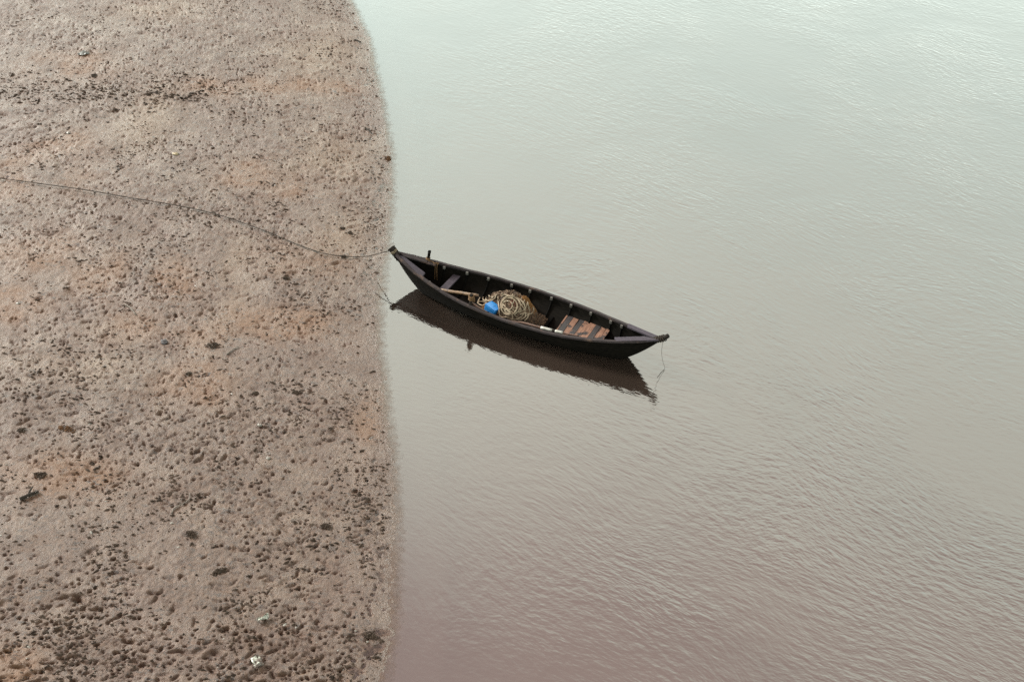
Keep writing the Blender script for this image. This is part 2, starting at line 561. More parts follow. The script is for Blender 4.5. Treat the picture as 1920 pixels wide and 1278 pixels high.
def bed(o):
    return np.where(o > 0, -0.030 * o - 0.03 * o * o, 0.034 * np.power(np.maximum(-o, 0), 0.93))


ZZ = np.clip(bed(OO), -0.6, 1.6)
fade = np.clip(-OO / 1.0, 0, 1) * 0.9 + 0.1
fade = np.where(OO > 0.1, 0.12, fade)
far_f = ((YY > 8) & (YY < 47) & (OO > -16)).astype(float)
ridge = 1 - np.abs(pnoise(XX * 2.3, YY * 1.9 + 7))
trample = np.clip(pnoise(XX * 0.45 + 5, YY * 0.4) * 0.8 + 0.5, 0.12, 1)
ZZ += far_f * fade * (0.020 * pnoise(XX * 0.7, YY * 0.6) + 0.009 * trample * pnoise(XX * 3.1, YY * 3.4 + 20)
                      + 0.012 * trample * ridge ** 3 + 0.005 * trample * pnoise(XX * 7.3 + 3, YY * 7.9)
                      + 0.002 * pnoise(XX * 17.0, YY * 16.0))
plates = np.tanh(7 * pnoise(XX * 2.9 + 8, YY * 3.1)) * 0.006 + np.tanh(6 * pnoise(XX * 6.7, YY * 7.1 + 4)) * 0.0055 + np.tanh(5 * pnoise(XX * 12.3, YY * 12.9 + 9)) * 0.0035
ZZ += far_f * fade * (0.25 + 0.75 * trample) * plates
ZZ += far_f * np.where(OO > 0.6, 0.2, 1.0) * (0.0042 * pnoise(XX * 19.0, YY * 17.0) + 0.0030 * pnoise(XX * 9.0 + 50, YY * 8.0))
# footprints, crab holes and pock marks pressed into the mud
n_pit = 15500
cnt = 0
while cnt < n_pit:
    py = 9 + 37 * rng.random() ** 1.35
    po = -0.10 - (7.2 + 0.22 * py) * rng.random()
    px_ = shore_x(py) + po
    dens = 0.42 + 0.75 * float(pnoise(np.array(px_ * 0.5 + 40), np.array(py * 0.42)))
    if rng.random() > dens:
        continue
    cnt += 1
    kind = rng.random()
    if kind < 0.74:
        ra = rng.uniform(0.013, 0.034); rb = ra * rng.uniform(0.6, 1.0); dp = ra * rng.uniform(0.9, 2.0)
    elif kind < 0.90:
        ra = rng.uniform(0.05, 0.11); rb = ra * rng.uniform(0.22, 0.4); dp = rb * rng.uniform(0.8, 1.3)
    else:
        ra = rng.uniform(0.03, 0.17); rb = ra * rng.uniform(0.2, 0.5); dp = min(rb, rng.uniform(0.015, 0.045))
    an = rng.normal(0.1, 0.5)
    R = max(ra, rb) * 2.0
    i0, i1 = np.searchsorted(ys, [py - R, py + R])
    j0, j1 = np.searchsorted(os_, [po - R - 0.1, po + R + 0.1])
    if i1 - i0 < 1 or j1 - j0 < 1:
        continue
    dx = XX[i0:i1, j0:j1] - px_; dy = YY[i0:i1, j0:j1] - py
    cu, su = math.cos(an), math.sin(an)
    e = np.sqrt(((dx * cu + dy * su) / ra) ** 2 + ((-dx * su + dy * cu) / rb) ** 2)
    ZZ[i0:i1, j0:j1] += -dp * np.exp(-np.power(e, 3.2)) + 0.16 * dp * np.exp(-((e - 1.45) / 0.3) ** 2)


# short curved grooves left by worms, crabs and dragged lines
for g in range(1100):
    gy = 9 + 37 * rng.random() ** 1.35
    go = -0.2 - (7.0 + 0.22 * gy) * rng.random()
    gx = float(shore_x(np.array(gy))) + go
    an = rng.normal(0.15, 0.7); cv = rng.normal(0, 0.5)
    r0 = rng.uniform(0.012, 0.028); dp = r0 * rng.uniform(0.9, 1.6)
    for k in range(int(rng.integers(4, 13))):
        R = r0 * 2.2
        i0, i1 = np.searchsorted(ys, [gy - R, gy + R])
        j0, j1 = np.searchsorted(os_, [go - R - 0.05, go + R + 0.05])
        if i1 > i0 and j1 > j0:
            e = np.hypot(XX[i0:i1, j0:j1] - gx, YY[i0:i1, j0:j1] - gy) / r0
            ZZ[i0:i1, j0:j1] -= 0.6 * dp * np.exp(-e ** 2.5)
        gx += r0 * 0.9 * math.cos(an); gy += r0 * 0.9 * math.sin(an)
        go = gx - float(shore_x(np.array(gy)))
        if go > -0.12: break
        an += cv * 0.35 + rng.normal(0, 0.18)


def grid_mesh(name, X, Y, Z, mat):
    r, c = X.shape
    me = bpy.data.meshes.new(name)
    me.vertices.add(r * c)
    me.vertices.foreach_set('co', np.stack([X, Y, Z], -1).astype(np.float32).ravel())
    ii = (np.arange(r - 1)[:, None] * c + np.arange(c - 1)[None, :]).ravel()
    quads = np.stack([ii, ii + 1, ii + 1 + c, ii + c], -1).astype(np.int32)
    nq = len(quads)
    me.loops.add(nq * 4)
    me.loops.foreach_set('vertex_index', quads.ravel())
    me.polygons.add(nq)
    me.polygons.foreach_set('loop_start', np.arange(nq, dtype=np.int32) * 4)
    me.polygons.foreach_set('use_smooth', np.ones(nq, bool))
    me.update(calc_edges=True)
    me.materials.append(mat)
    o = bpy.data.objects.new(name, me)
    COL.objects.link(o)
    return o


mud = grid_mesh('mud_flat', XX, YY, ZZ, M['mud'])
# stains lying on the mud, each with its own place: ochre algae and pale silt
def stain(blobs):
    a = np.zeros_like(XX)
    for x, y, rx, ry in blobs:
        c = at(x, y, 0.1); ex = at(x + rx, y, 0.1) - c; ey = at(x, y - ry, 0.1) - c
        w = np.hypot(ex[0], ex[1]); h_ = np.hypot(ey[0], ey[1])
        dx, dy = XX - c[0], YY - c[1]
        a = np.maximum(a, np.exp(-((dx / w) ** 2 + (dy / h_) ** 2)))
    return a


algae = stain([(140, 130, 80, 28), (60, 335, 90, 40), (110, 290, 60, 30), (480, 330, 70, 26), (525, 355, 40, 20), (370, 705, 60, 50), (375, 755, 45, 25),
               (530, 605, 110, 30), (395, 645, 60, 50), (440, 165, 90, 20), (60, 480, 90, 45), (20, 590, 70, 40), (250, 520, 120, 40), (120, 900, 120, 40),
               (690, 790, 25, 60), (560, 480, 70, 30), (20, 1250, 60, 40), (300, 610, 80, 30), (600, 160, 60, 15)])
algae *= 2.0 * np.clip(0.62 + 0.9 * pnoise(XX * 0.9 + 11, YY * 0.8), 0, 1.15)
silt = stain([(275, 230, 60, 60), (440, 490, 28, 45), (435, 580, 30, 60), (150, 690, 110, 35), (600, 100, 90, 60), (620, 300, 80, 60), (200, 630, 70, 25), (300, 20, 90, 30), (640, 440, 50, 50)])
for nm, arr in (('algae', np.clip(algae, 0, 1)), ('silt', np.clip(silt, 0, 1)), ('wet', np.exp(-np.maximum(-OO, 0) / 0.3))):
    aa = mud.data.attributes.new(nm, 'FLOAT', 'POINT')
    aa.data.foreach_set('value', arr.astype(np.float32).ravel())
tag(mud, 'brown pockmarked tidal mud flat along the left side', 'mud flat', kind='structure')


def mud_z(x, y):
    i = int(np.clip(np.searchsorted(ys, y), 1, nr - 1)); o = x - float(shore_x(np.array(y)))
    j = int(np.clip(np.searchsorted(os_, o), 1, nc - 1))
    return float(ZZ[i - 1:i + 1, j - 1:j + 1].mean())


def on_mud(px, py):
    z = 0.1
    for _ in range(5):
        p = at(px, py, z)
        z = mud_z(p[0], p[1])
    return np.array([p[0], p[1], z])


# river surface: flat sheet; depth and exposure to wind are stored per vertex
wy = np.array(sorted(grow(8, -1500, 0.5, 1.35)) + list(np.arange(8, 48, 0.25)) + grow(48, 3000, 0.4, 1.35))
wo = np.array(list(np.arange(-0.5, 1.0, 0.025)) + list(np.arange(1.0, 24, 0.3)) + grow(24, 3000, 0.5, 1.4))
WY = np.repeat(wy[:, None], len(wo), 1)
WO = np.repeat(wo[None, :], len(wy), 0)
WX = shore_x(wy)[:, None] + WO
water = grid_mesh('river', WX, WY, np.zeros_like(WX), M['water'])
tag(water, 'pale silty rippled river water filling the right side', 'water', kind='structure')
dep = np.maximum(-np.clip(bed(WO), -3, 1), 0)
ad = water.data.attributes.new('depth', 'FLOAT', 'POINT')
ad.data.foreach_set('value', dep.astype(np.float32).ravel())
rip = np.clip((WO - 0.1) / 4.5, 0.0, 1) ** 0.9
rip = 0.22 + 0.78 * rip
lee = np.exp(-(((WX - 0.0) / 3.2) ** 2 + ((WY - 18.2) / 1.7) ** 2))
lee2 = np.exp(-(((WX + 0.2) / 2.0) ** 2 + ((WY - 16.0) / 2.2) ** 2))
rip = rip * (1 - 0.45 * np.clip(lee + lee2, 0, 1))
ar = water.data.attributes.new('ripple', 'FLOAT', 'POINT')
ar.data.foreach_set('value', rip.astype(np.float32).ravel())

# ------------------------------------------------------------------ boat
TL, TR = at(742, 468, 0.74), at(1242, 632, 0.74)
BU = (TR - TL) / np.linalg.norm(TR - TL)
BV = np.array([-BU[1], BU[0], 0.0])
BC = (TL + TR) / 2
BC[2] = 0
BC = BC - BV * 0.10
BANG = math.atan2(BU[1], BU[0])
boat = empty('rowing_boat', BC, BANG)
tag(boat, 'long black wooden rowing boat floating beside the muddy shore', 'boat')


def loc(px, py, z):
    """boat coordinates (along, across, up) of the point at height z under a pixel"""
    p = at(px, py, z) - BC
    return np.array([p @ BU, p @ BV, z])


def b2w(p):
    return BC + BU * p[0] + BV * p[1] + np.array([0, 0, p[2]])


HL = 3.17


def hw(s):
    return max(0.68 * (1 - abs(s / 3.22) ** 2.1), 0.035)


def sheer(s):
    return 0.45 + 0.30 * abs(s / 3.19) ** 2.6


def keel(t):
    a = abs(t)
    if a < 0.75:
        return 2.3 * t / 0.75, -0.12 + 0.02 * (a / 0.75) ** 4
    k = (a - 0.75) / 0.25
    return math.copysign(2.3 + 0.85 * k ** 0.9, t), -0.10 + 0.76 * k ** 1.25


def sec(t, q, inner=False):
    gs = HL * t
    gz = sheer(gs)
    ks, kz = keel(t)
    h = hw(gs)
    if inner:
        kz = max(kz + 0.05, 0.035)
        kz = min(kz, gz - 0.02)
        h = max(h - 0.035, 0.006)
    zf = q ** 1.5
    wf = math.sin(q * math.pi / 2) ** 0.75
    sf = q
    return np.array([ks + (gs - ks) * sf, h * wf, kz + (gz - kz) * zf])


NT, NQ = 65, 13
hv, hf = [], []
ts = [math.sin(x * math.pi / 2 * 0.98) / math.sin(math.pi / 2 * 0.98) for x in np.linspace(-1, 1, NT)]
cols = [(1 - k / (NQ - 1), -1, False) for k in range(NQ)] + [(k / (NQ - 1), 1, False) for k in range(1, NQ)] \
    + [(1 - k / (NQ - 1), 1, True) for k in range(NQ)] + [(k / (NQ - 1), -1, True) for k in range(1, NQ)]
for t in ts:
    for q, sd, inn in cols:
        p = sec(t, q, inn)
        w = p[1]
        if not inn and q > 0.05:                        # lapped strakes
            w += 0.007 * ((q * 5.0) % 1.0)
        hv.append((p[0], sd * w, p[2]))
nc_ = len(cols)
for i in range(NT - 1):
    for k in range(nc_):
        k2 = (k + 1) % nc_
        hf.append((i * nc_ + k, i * nc_ + k2, (i + 1) * nc_ + k2, (i + 1) * nc_ + k))
hf.append(tuple(range(nc_)))
hf.append(tuple((NT - 1) * nc_ + k for k in range(nc_)))
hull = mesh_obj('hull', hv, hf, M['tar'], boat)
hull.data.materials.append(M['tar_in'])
tag(hull, 'tarred black planked hull')

# gunwale rails
for sd in (-1, 1):
    vv, ff = [], []
    tt = np.linspace(-0.975, 0.965, 61)
    for t in tt:
        s = HL * t
        h = hw(s); z = sheer(s)
        wob = 0.004 * math.sin(s * 5 + sd) + 0.003 * math.sin(s * 13)
        for (a, b) in ((-0.040, -0.028), (0.026, -0.028), (0.026, 0.018), (-0.040, 0.022)):
            vv.append((s, sd * max(h + a, 0.004), z + b + wob))
    for i in range(len(tt) - 1):
        for k in range(4):
            ff.append((i * 4 + k, i * 4 + (k + 1) % 4, i * 4 + 4 + (k + 1) % 4, i * 4 + 4 + k))
    ff += [(0, 1, 2, 3), tuple((len(tt) - 1) * 4 + k for k in range(4))]
    mesh_obj('gunwale_rail', vv, ff, M['rail'], boat)
    # rubbing strake a little lower on the outside
    vv, ff = [], []
    for t in tt:
        s = HL * t
        h = hw(s); z = sheer(s)
        for (a, b) in ((0.0, -0.10), (0.022, -0.095), (0.024, -0.065), (0.006, -0.06)):
            vv.append((s, sd * (h + a - 0.004), z + b))
    for i in range(len(tt) - 1):
        for k in range(4):
            ff.append((i * 4 + k, i * 4 + (k + 1) % 4, i * 4 + 4 + (k + 1) % 4, i * 4 + 4 + k))
    ff += [(0, 1, 2, 3), tuple((len(tt) - 1) * 4 + k for k in range(4))]
    mesh_obj('rubbing_strip', vv, ff, M['tar'], boat)


def deck_plank(corners, th, name, mat, label=None):
    """straight plank from four boat points (top face), th thick"""
    c = [np.array(p) for p in corners]
    b = MB()
    top = c; bot = [p - np.array([0, 0, th]) for p in c]
    b.add(top + bot, [(0, 1, 2, 3), (7, 6, 5, 4), (0, 4, 5, 1), (1, 5, 6, 2), (2, 6, 7, 3), (3, 7, 4, 0)])
    o = b.build(name, mat, boat)
    if label: o['label'] = label
    return o


def P3(px, py, dz=0.02):
    z = 0.6
    for _ in range(6):
        p = loc(px, py, z)
        z = sheer(max(-3.2, min(3.2, p[0]))) + dz
    return p


# V of planks at both ends
deck_plank([P3(749, 478), P3(759, 482), P3(797, 511), P3(790, 520)], 0.035, 'breast_plank', M['plank'])
deck_plank([P3(750, 473, .03), P3(757, 480, .03), P3(800, 492, .03), P3(803, 487, .03)], 0.035, 'breast_plank', M['rail'])
deck_plank([P3(803, 488), P3(799, 493), P3(815, 497), P3(822, 494)], 0.03, 'breast_plank', M['rail'])
deck_plank([P3(1240, 632, .03), P3(1235, 637, .03), P3(1176, 612, .03), P3(1179, 606, .03)], 0.035, 'breast_plank', M['plank'])
deck_plank([P3(1237, 637, .03), P3(1208, 630, .028), P3(1150, 633, .02), P3(1156, 640, .02), P3(1225, 640, .03)][:2] + [P3(1152, 632, .02), P3(1156, 639, .02)], 0.035, 'breast_plank', M['plank'])

# stem heads
b = MB()
h0, h1 = np.array([-3.02, 0, 0.60]), np.array([-3.26, 0.0, 0.84])
ax = (h1 - h0) / np.linalg.norm(h1 - h0)
ay = np.array([0, 1.0, 0]); az = np.cross(ax, ay)
b.box((h0 + h1) / 2, 0.34, 0.13, 0.12, ax, ay, az, 0.015)
stemL = b.build('stem_head', M['stem'], boat)
b = MB()
for k in range(3):
    c = h0 + ax * (0.20 + 0.018 * k)
    ring = []
    for i in range(13):
        an = 2 * math.pi * i / 12
        r = 1 / max(abs(math.cos(an)), abs(math.sin(an)))
        r = min(r, 1.28)
        ring.append(c + ay * 0.07 * r * math.cos(an) + az * 0.065 * r * math.sin(an) + ax * 0.006 * math.sin(3 * an))
    b.tube(ring, 0.010, 5)
b.build('lashing', M['lash'], stemL)
b = MB()
horn = spline([(3.0, 0, 0.66), (3.13, 0, 0.73), (3.24, 0, 0.80), (3.33, 0.0, 0.90)], 5)
b.tube(horn, list(np.linspace(0.07, 0.048, len(horn))), 10)
stemR = b.build('stem_head', M['stem'], boat, True)
b = MB()
for k in range(4):
    c = np.array(horn[5 + 2 * k]); d = np.array(horn[6 + 2 * k]) - c
    d /= np.linalg.norm(d); e = np.cross(d, ay)
    b.tube([c + (ay * math.cos(a) + e * math.sin(a)) * 0.068 for a in np.linspace(0, 2 * math.pi, 13)], 0.011, 5)
b.build('lashing', M['moor'], stemR)

# ribs with pale heads
RIB_PX = [(838, 502), (878, 512), (917, 522), (960, 535), (994, 546), (1035, 559), (1072, 572), (1111, 586), (1150, 600), (1172, 608)]
for i, (px, py) in enumerate(RIB_PX):
    s = loc(px, py, 0.42)[0]
    t = s / HL
    b = MB()
    path = []
    for q in np.concatenate([np.linspace(0.97, 0.06, 14) * -1, np.linspace(0.06, 0.97, 14)]):
        p = sec(t, abs(q), True)
        nrm = np.array([0, -math.copysign(0.014, q), 0.008])
        path.append(np.array([s, math.copysign(p[1], q), p[2]]) + nrm)
    b.tube(path, 0.024, 4)
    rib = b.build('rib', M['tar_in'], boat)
    for sd in (1, -1):
        p = sec(t, 0.93, True)
        b = MB()
        b.box((s + random.uniform(-.01, .01), sd * (p[1] - 0.03), p[2] + 0.005), 0.055, 0.05, 0.07, bev=0.008)
        b.build('rib_head', M['knob'] if sd == 1 or i in (0,) else M['tar_in'], rib)


def inner_w(s, z):
    t = s / HL
    best = 0
    for q in np.linspace(0, 1, 60):
        p = sec(t, q, True)
        if p[2] <= z: best = p[1]
    return best


def cross_plank(s, width, z, th, name, mat, skew=0.0, tilt=0.0, gap=0.01):
    w = inner_w(s, z) - gap
    b = MB()
    a0, a1 = s - width / 2, s + width / 2
    vs_ = []
    for zz in (z, z - th):
        for (ss, ww) in ((a0 - skew, -w), (a1 - skew, -w), (a1 + skew, w), (a0 + skew, w)):
            wi = math.copysign(min(abs(ww), max(inner_w(ss, zz) - gap, 0.02)), ww)
            vs_.append((ss, wi, zz + tilt * (ss - s)))
    b.add(vs_, [(0, 1, 2, 3), (7, 6, 5, 4), (0, 4, 5, 1), (1, 5, 6, 2), (2, 6, 7, 3), (3, 7, 4, 0)])
    return b.build(name, mat, boat)


# thwart near the left end
pt = (loc(848, 519, 0.36) + loc(836, 543, 0.36)) / 2
cross_plank(pt[0], 0.17, 0.36, 0.035, 'thwart', M['plank'])
# dark cross beam behind the nets
pt = loc(1030, 590, 0.3)
cross_plank(pt[0], 0.07, 0.13, 0.05, 'cross_beam', M['tar_in'])
# floor boards, some worn bare
bs = [loc(1062, 605, 0.2)[0], loc(1150, 625, 0.26)[0]]
widths = [0.045, 0.13, 0.135, 0.12, 0.15, 0.15, 0.12, 0.13, 0.09]
kinds = ['bare', 'worn', 'bare', 'worn', 'bare', 'bare', 'worn', 'bare', 'bare']
s = bs[0] - 0.10
for i, (wd, kd) in enumerate(zip(widths, kinds)):
    cross_plank(s + wd / 2, wd - 0.012, 0.20 + 0.012 * i + random.uniform(-.008, .008), 0.025, 'floor_board', M[kd], skew=random.uniform(-.015, .015))
    s += wd

# thole peg on the far rail
p0 = loc(802, 488, sheer(-2.45)); p1 = loc(805.5, 472, sheer(-2.45) + 0.22)
p1 = p0 + np.array([0.03, 0.03, 0.25])
b = MB()
b.tube([p0 - np.array([0, 0, .08]), p0 + (p1 - p0) * 0.7, p0 + (p1 - p0) * 0.72, p0 + (p1 - p0) * 0.78, p0 + (p1 - p0) * 0.8, p1], [0.036, 0.034, 0.028, 0.028, 0.038, 0.036], 8)
peg = b.build('thole_peg', M['tar'], boat)
b = MB()
for k in range(5):
    c = p0 + (p1 - p0) * (0.04 + 0.055 * k)
    b.tube([c + np.array([math.cos(a), math.sin(a), 0.1 * math.sin(a + k)]) * 0.043 for a in np.linspace(0, 2 * math.pi, 11)], 0.010, 5)
b.build('lashing', M['cord'], peg)
# cord hanging inside from the far rail
b = MB()
top = P3(819, 493, 0.03)
for dx in (-0.01, 0.035):
    b.tube(spline([top + np.array([dx, 0.03, 0.0]), top + np.array([dx, -0.03, 0.0]), top + np.array([dx, -0.06, -0.12]), top + np.array([dx * 1.3, -0.06, -0.42])], 5), 0.008, 5)
b.tube([top + np.array([x, -0.03 + 0.02 * math.sin(x * 40), 0.012]) for x in np.linspace(-0.20, 0.06, 8)], 0.012, 5)
b.build('hanging_cord', M['cord'], boat)

# near thole post with lashing
p0 = P3(879, 577, -0.03)
p0[1] += 0.075
p1 = p0 + np.array([0.02, -0.01, 0.33])
b = MB()
b.tube([p0 - np.array([0, -.02, .10]), p0, p0 + (p1 - p0) * .6, p1], [0.045, 0.042, 0.038, 0.032], 8)
post = b.build('thole_post', M['stem'], boat)
post_top = p1
b = MB()
for k in range(6):
    c = p0 + (p1 - p0) * (0.62 + 0.05 * k)
    b.tube([c + np.array([math.cos(a), math.sin(a), 0.35 * math.sin(a + k * 1.3)]) * 0.052 for a in np.linspace(0, 2 * math.pi, 11)], 0.012, 5)
for k in range(3):
    a = p1 + np.array([0.03 * k - .02, 0.03, -0.05]); 
    b.tube(spline([a, a + np.array([0.04, -0.03, -0.1]), a + np.array([-0.02, 0.02, -0.2]), a + np.array([0.02, 0.03, -0.3])], 5), 0.010, 5)
b.build('lashing', M['cord'], post)

# ------------------------------------------------------------------ cargo
# nets heaped amidships: a mound whose height is a function over the boat floor
HC = loc(957, 583, 0.2)
BXC = loc(923, 573, 0.4)


def heap_z(s, w):
    d = ((s - HC[0]) / 0.68) ** 2 + ((w - HC[1]) / 0.47) ** 2
    base = 0.06 + 0.60 * max(0.0, 1 - d) ** 0.75
    n = float(pnoise(np.array(s * 5.0 + 2), np.array(w * 5.0))) * 0.05 + float(pnoise(np.array(s * 12.0 + 2), np.array(w * 12.0))) * 0.025
    base -= 0.30 * math.exp(-((s - BXC[0]) / 0.20) ** 2 - ((w - BXC[1]) / 0.22) ** 2) * max(0.0, 1 - d)
    return base + n * min(1, max(0, 1.15 - d) * 2)


def on_heap(px, py, dz=0.01):
    z = 0.35
    for _ in range(14):
        p = loc(px, py, z)
        zz = heap_z(p[0], p[1]) + dz
        z = 0.6 * z + 0.4 * zz
    return np.array([p[0], p[1], z])


net = empty('fishing_net', b2w((HC[0], HC[1], 0.05)), BANG)
tag(net, 'heap of brown fishing net amidships in the black boat', 'fishing net')


def nl(p):
    return np.array([p[0] - HC[0], p[1] - HC[1], p[2] - 0.05])


vv, ff = [], []
NR, NA = 16, 40
for i in range(NR + 1):
    for k in range(NA):
        r = i / NR
        an = 2 * math.pi * k / NA
        rr = r * (1.0 + 0.10 * math.sin(3 * an + 1) + 0.06 * math.sin(7 * an))
        s_, w_ = HC[0] + 0.70 * rr * math.cos(an), HC[1] + 0.50 * rr * math.sin(an)
        zz_ = heap_z(s_, w_) if i < NR else 0.06
        lim = inner_w(s_, max(zz_, 0.06)) - 0.04
        w_ = max(min(w_, lim), -lim)
        vv.append(nl((s_, w_, zz_)))
for i in range(NR):
    for k in range(NA):
        ff.append((i * NA + k, i * NA + (k + 1) % NA, (i + 1) * NA + (k + 1) % NA, (i + 1) * NA + k))
mesh_obj('net_heap', vv, ff, M['net'], net, True)
b = MB()
for k in range(230):                                     # loose mesh strands and folds
    r = math.sqrt(random.random()) * 0.98
    an = random.uniform(0, 2 * math.pi)
    s_, w_ = HC[0] + 0.66 * r * math.cos(an), HC[1] + 0.45 * r * math.sin(an)
    pts = []
    d = random.uniform(0, 2 * math.pi)
    cv = random.uniform(-1.4, 1.4)
    for j in range(8):
        lim = inner_w(s_, max(heap_z(s_, w_), 0.08)) - 0.05
        w_c = max(min(w_, lim), -lim)
        pts.append(nl((s_, w_c, heap_z(s_, w_c) + 0.012 + random.uniform(-.012, .022))))
        s_ += 0.035 * math.cos(d); w_ += 0.035 * math.sin(d)
        d += cv * 0.45 + random.uniform(-.35, .35)
    b.tube(spline(pts, 2), random.uniform(0.004, 0.009), 4)
b.build('net_strands', M['netstrand'], net)

# dark brown net at the right foot of the heap
DC = loc(1006, 598, 0.15)
dn = empty('brown_net', b2w((DC[0], DC[1], 0.05)), BANG)
tag(dn, 'small dark knotted net at the right foot of the net heap', 'fishing net')
vv, ff = [], []
for i in range(7):
    for k in range(22):
        r = i / 6
        an = 2 * math.pi * k / 22
        a, c = 0.24 * r * math.cos(an), 0.26 * r * math.sin(an)
        vv.append((a, c, 0.16 * (1 - r * r) + 0.025 * math.sin(a * 60) * math.cos(c * 50) * (1 - r * .5)))
for i in range(6):
    for k in range(22):
        ff.append((i * 22 + k, i * 22 + (k + 1) % 22, (i + 1) * 22 + (k + 1) % 22, (i + 1) * 22 + k))
mesh_obj('net_bundle', vv, ff, M['net'], dn, True)
b = MB()
for k in range(46):
    a, c = random.uniform(-.2, .2), random.uniform(-.2, .2)
    z = 0.16 * max(0, 1 - (a * a + c * c) / 0.06) + 0.02
    r = random.uniform(0.025, 0.05)
    tl = random.uniform(-.6, .6)
    b.tube([(a + r * math.cos(x), c + r * math.sin(x), z + tl * r * math.cos(x)) for x in np.linspace(0, 2 * math.pi, 10)], 0.006, 4)
b.build('net_knots', M['netstrand'], dn)


def fuzzy_net(name, mat, px, py, rs, rw, hz, n, label):
    c = on_heap(px, py, 0.0)
    o = empty(name, b2w((c[0], c[1], c[2])), BANG)
    tag(o, label, 'fishing net')
    b = MB()
    for k in range(n):
        r = math.sqrt(random.random()); an = random.uniform(0, 2 * math.pi)
        a, q = rs * r * math.cos(an), rw * r * math.sin(an)
        pts = []
        d = random.uniform(0, 6.28); cv = random.uniform(-2, 2)
        for j in range(7):
            lim = inner_w(c[0] + a, max(heap_z(c[0] + a, c[1] + q), 0.09)) - 0.05
            q = max(min(c[1] + q, lim), -lim) - c[1]
            z = heap_z(c[0] + a, c[1] + q) - c[2] + hz * max(0, 1 - (a / rs) ** 2 - (q / rw) ** 2) * random.uniform(0.3, 1.0) + 0.01
            pts.append((a, q, z))
            a += 0.028 * math.cos(d); q += 0.028 * math.sin(d); d += cv * 0.5
        b.tube(pts, random.uniform(0.005, 0.010), 4)
    b.build('net_tangle', mat, o)


fuzzy_net('orange_net', M['orange_net'], 990, 567, 0.16, 0.15, 0.07, 110, 'orange yellow tangle of net on the right of the heap')
fuzzy_net('rust_net', M['red_net'], 963, 569, 0.10, 0.10, 0.05, 45, 'rust red tangle of net inside the rope loops')
fuzzy_net('orange_net_scrap', M['orange_net'], 905, 577, 0.11, 0.08, 0.05, 40, 'small orange net scrap left of the blue container')

# beige rope lying in loops on the nets
rc = empty('rope_coil', b2w((HC[0], HC[1], 0.05)), BANG)
tag(rc, 'beige rope lying in loose loops on the net heap', 'rope')
ZO = lambda x, y: (880 + x / 11.62, 530 + y / 11.62)     # coordinates read off an enlarged view


def rope_path(pts, mb, r=0.0145, dz=0.03, closed=False, n=5):
    q = [on_heap(*ZO(x, y), dz + random.uniform(0, 0.025)) for x, y in pts]
    if closed:
        q = q + [q[0]]
    mb.tube([nl(p) for p in spline(q, n)], r, 6)


def ell(cx, cy, rx, ry, a0=0, a1=360, rot=0, n=14):
    out = []
    for k in range(n + 1):
        a = math.radians(a0 + (a1 - a0) * k / n)
        x, y = rx * math.cos(a), ry * math.sin(a)
        c, s_ = math.cos(math.radians(rot)), math.sin(math.radians(rot))
        out.append((cx + x * c - y * s_, cy + x * s_ + y * c))
    return out


b = MB()
rope_path(ell(828, 495, 112, 100), b)
rope_path(ell(868, 510, 178, 180, 20, 395), b, dz=0.045)
rope_path(ell(925, 490, 188, 195, -120, 160), b, dz=0.03)
rope_path(ell(960, 560, 255, 240, -100, 130), b, dz=0.025)
rope_path(ell(900, 500, 215, 215, 90, 300), b, dz=0.04)
rope_path([(1050, 220), (1130, 250), (1210, 330), (1265, 420), (1295, 560), (1300, 660), (1265, 760), (1200, 830)], b)
rope_path([(945, 320), (940, 260), (990, 225), (1060, 215), (1140, 235), (1220, 285), (1250, 325), (1190, 315)], b)
rope_path([(635, 200), (628, 300), (632, 400), (648, 520), (655, 620), (662, 700), (710, 745), (820, 772), (930, 785), (940, 735), (900, 660), (830, 605)], b, r=0.0145, dz=0.05)
rope_path([(620, 215), (690, 195), (780, 185), (880, 190), (960, 230)], b, dz=0.04)
rope_path(ell(470, 315, 115, 70, 0, 340, -25), b, dz=0.03)
rope_path(ell(520, 250, 95, 55, 100, 420, -20), b, dz=0.04)
rope_path(ell(500, 190, 85, 38, 150, 380, 5), b, dz=0.04)
rope_path([(235, 325), (195, 400), (185, 440), (240, 480), (310, 490), (370, 440), (330, 400), (250, 410), (200, 420)], b, dz=0.03)
rope_path([(300, 310), (300, 360), (350, 385), (430, 380), (520, 320), (580, 250)], b, dz=0.03)
rope_path([(650, 580), (690, 540), (760, 560), (850, 600)], b, dz=0.05)
rope_path([(740, 470), (800, 540), (880, 610), (960, 650), (1010, 690)], b, dz=0.02)
rope_path([(930, 570), (990, 610), (1060, 640), (1120, 600), (1110, 520)], b, dz=0.02)
rope_path([(1380, 530), (1400, 590), (1370, 650), (1310, 680), (1200, 660), (1100, 690)], b, dz=0.03)
rope_path([(1060, 220), (1090, 280), (1140, 335)], b, r=0.015, dz=0.05)
rope_path([(700, 300), (760, 260), (830, 270), (900, 300), (1000, 330), (1080, 400), (1160, 520), (1220, 620), (1215, 740), (1120, 800), (1010, 790)], b, dz=0.03)
for k in range(10):
    cx, cy = random.uniform(600, 900), random.uniform(90, 260)
    rope_path(ell(cx, cy, random.uniform(25, 70), random.uniform(18, 45), random.uniform(0, 180), random.uniform(250, 420), random.uniform(-40, 40), 9), b, r=0.010, dz=0.03)
for k in range(3):
    cx, cy = random.uniform(800, 1200), random.uniform(350, 650)
    rope_path(ell(cx, cy, random.uniform(120, 220), random.uniform(110, 200), random.uniform(0, 360), random.uniform(400, 560), random.uniform(-40, 40), 12), b, r=0.009, dz=0.012)
b.build('rope_loops', M['rope'], rc, True)

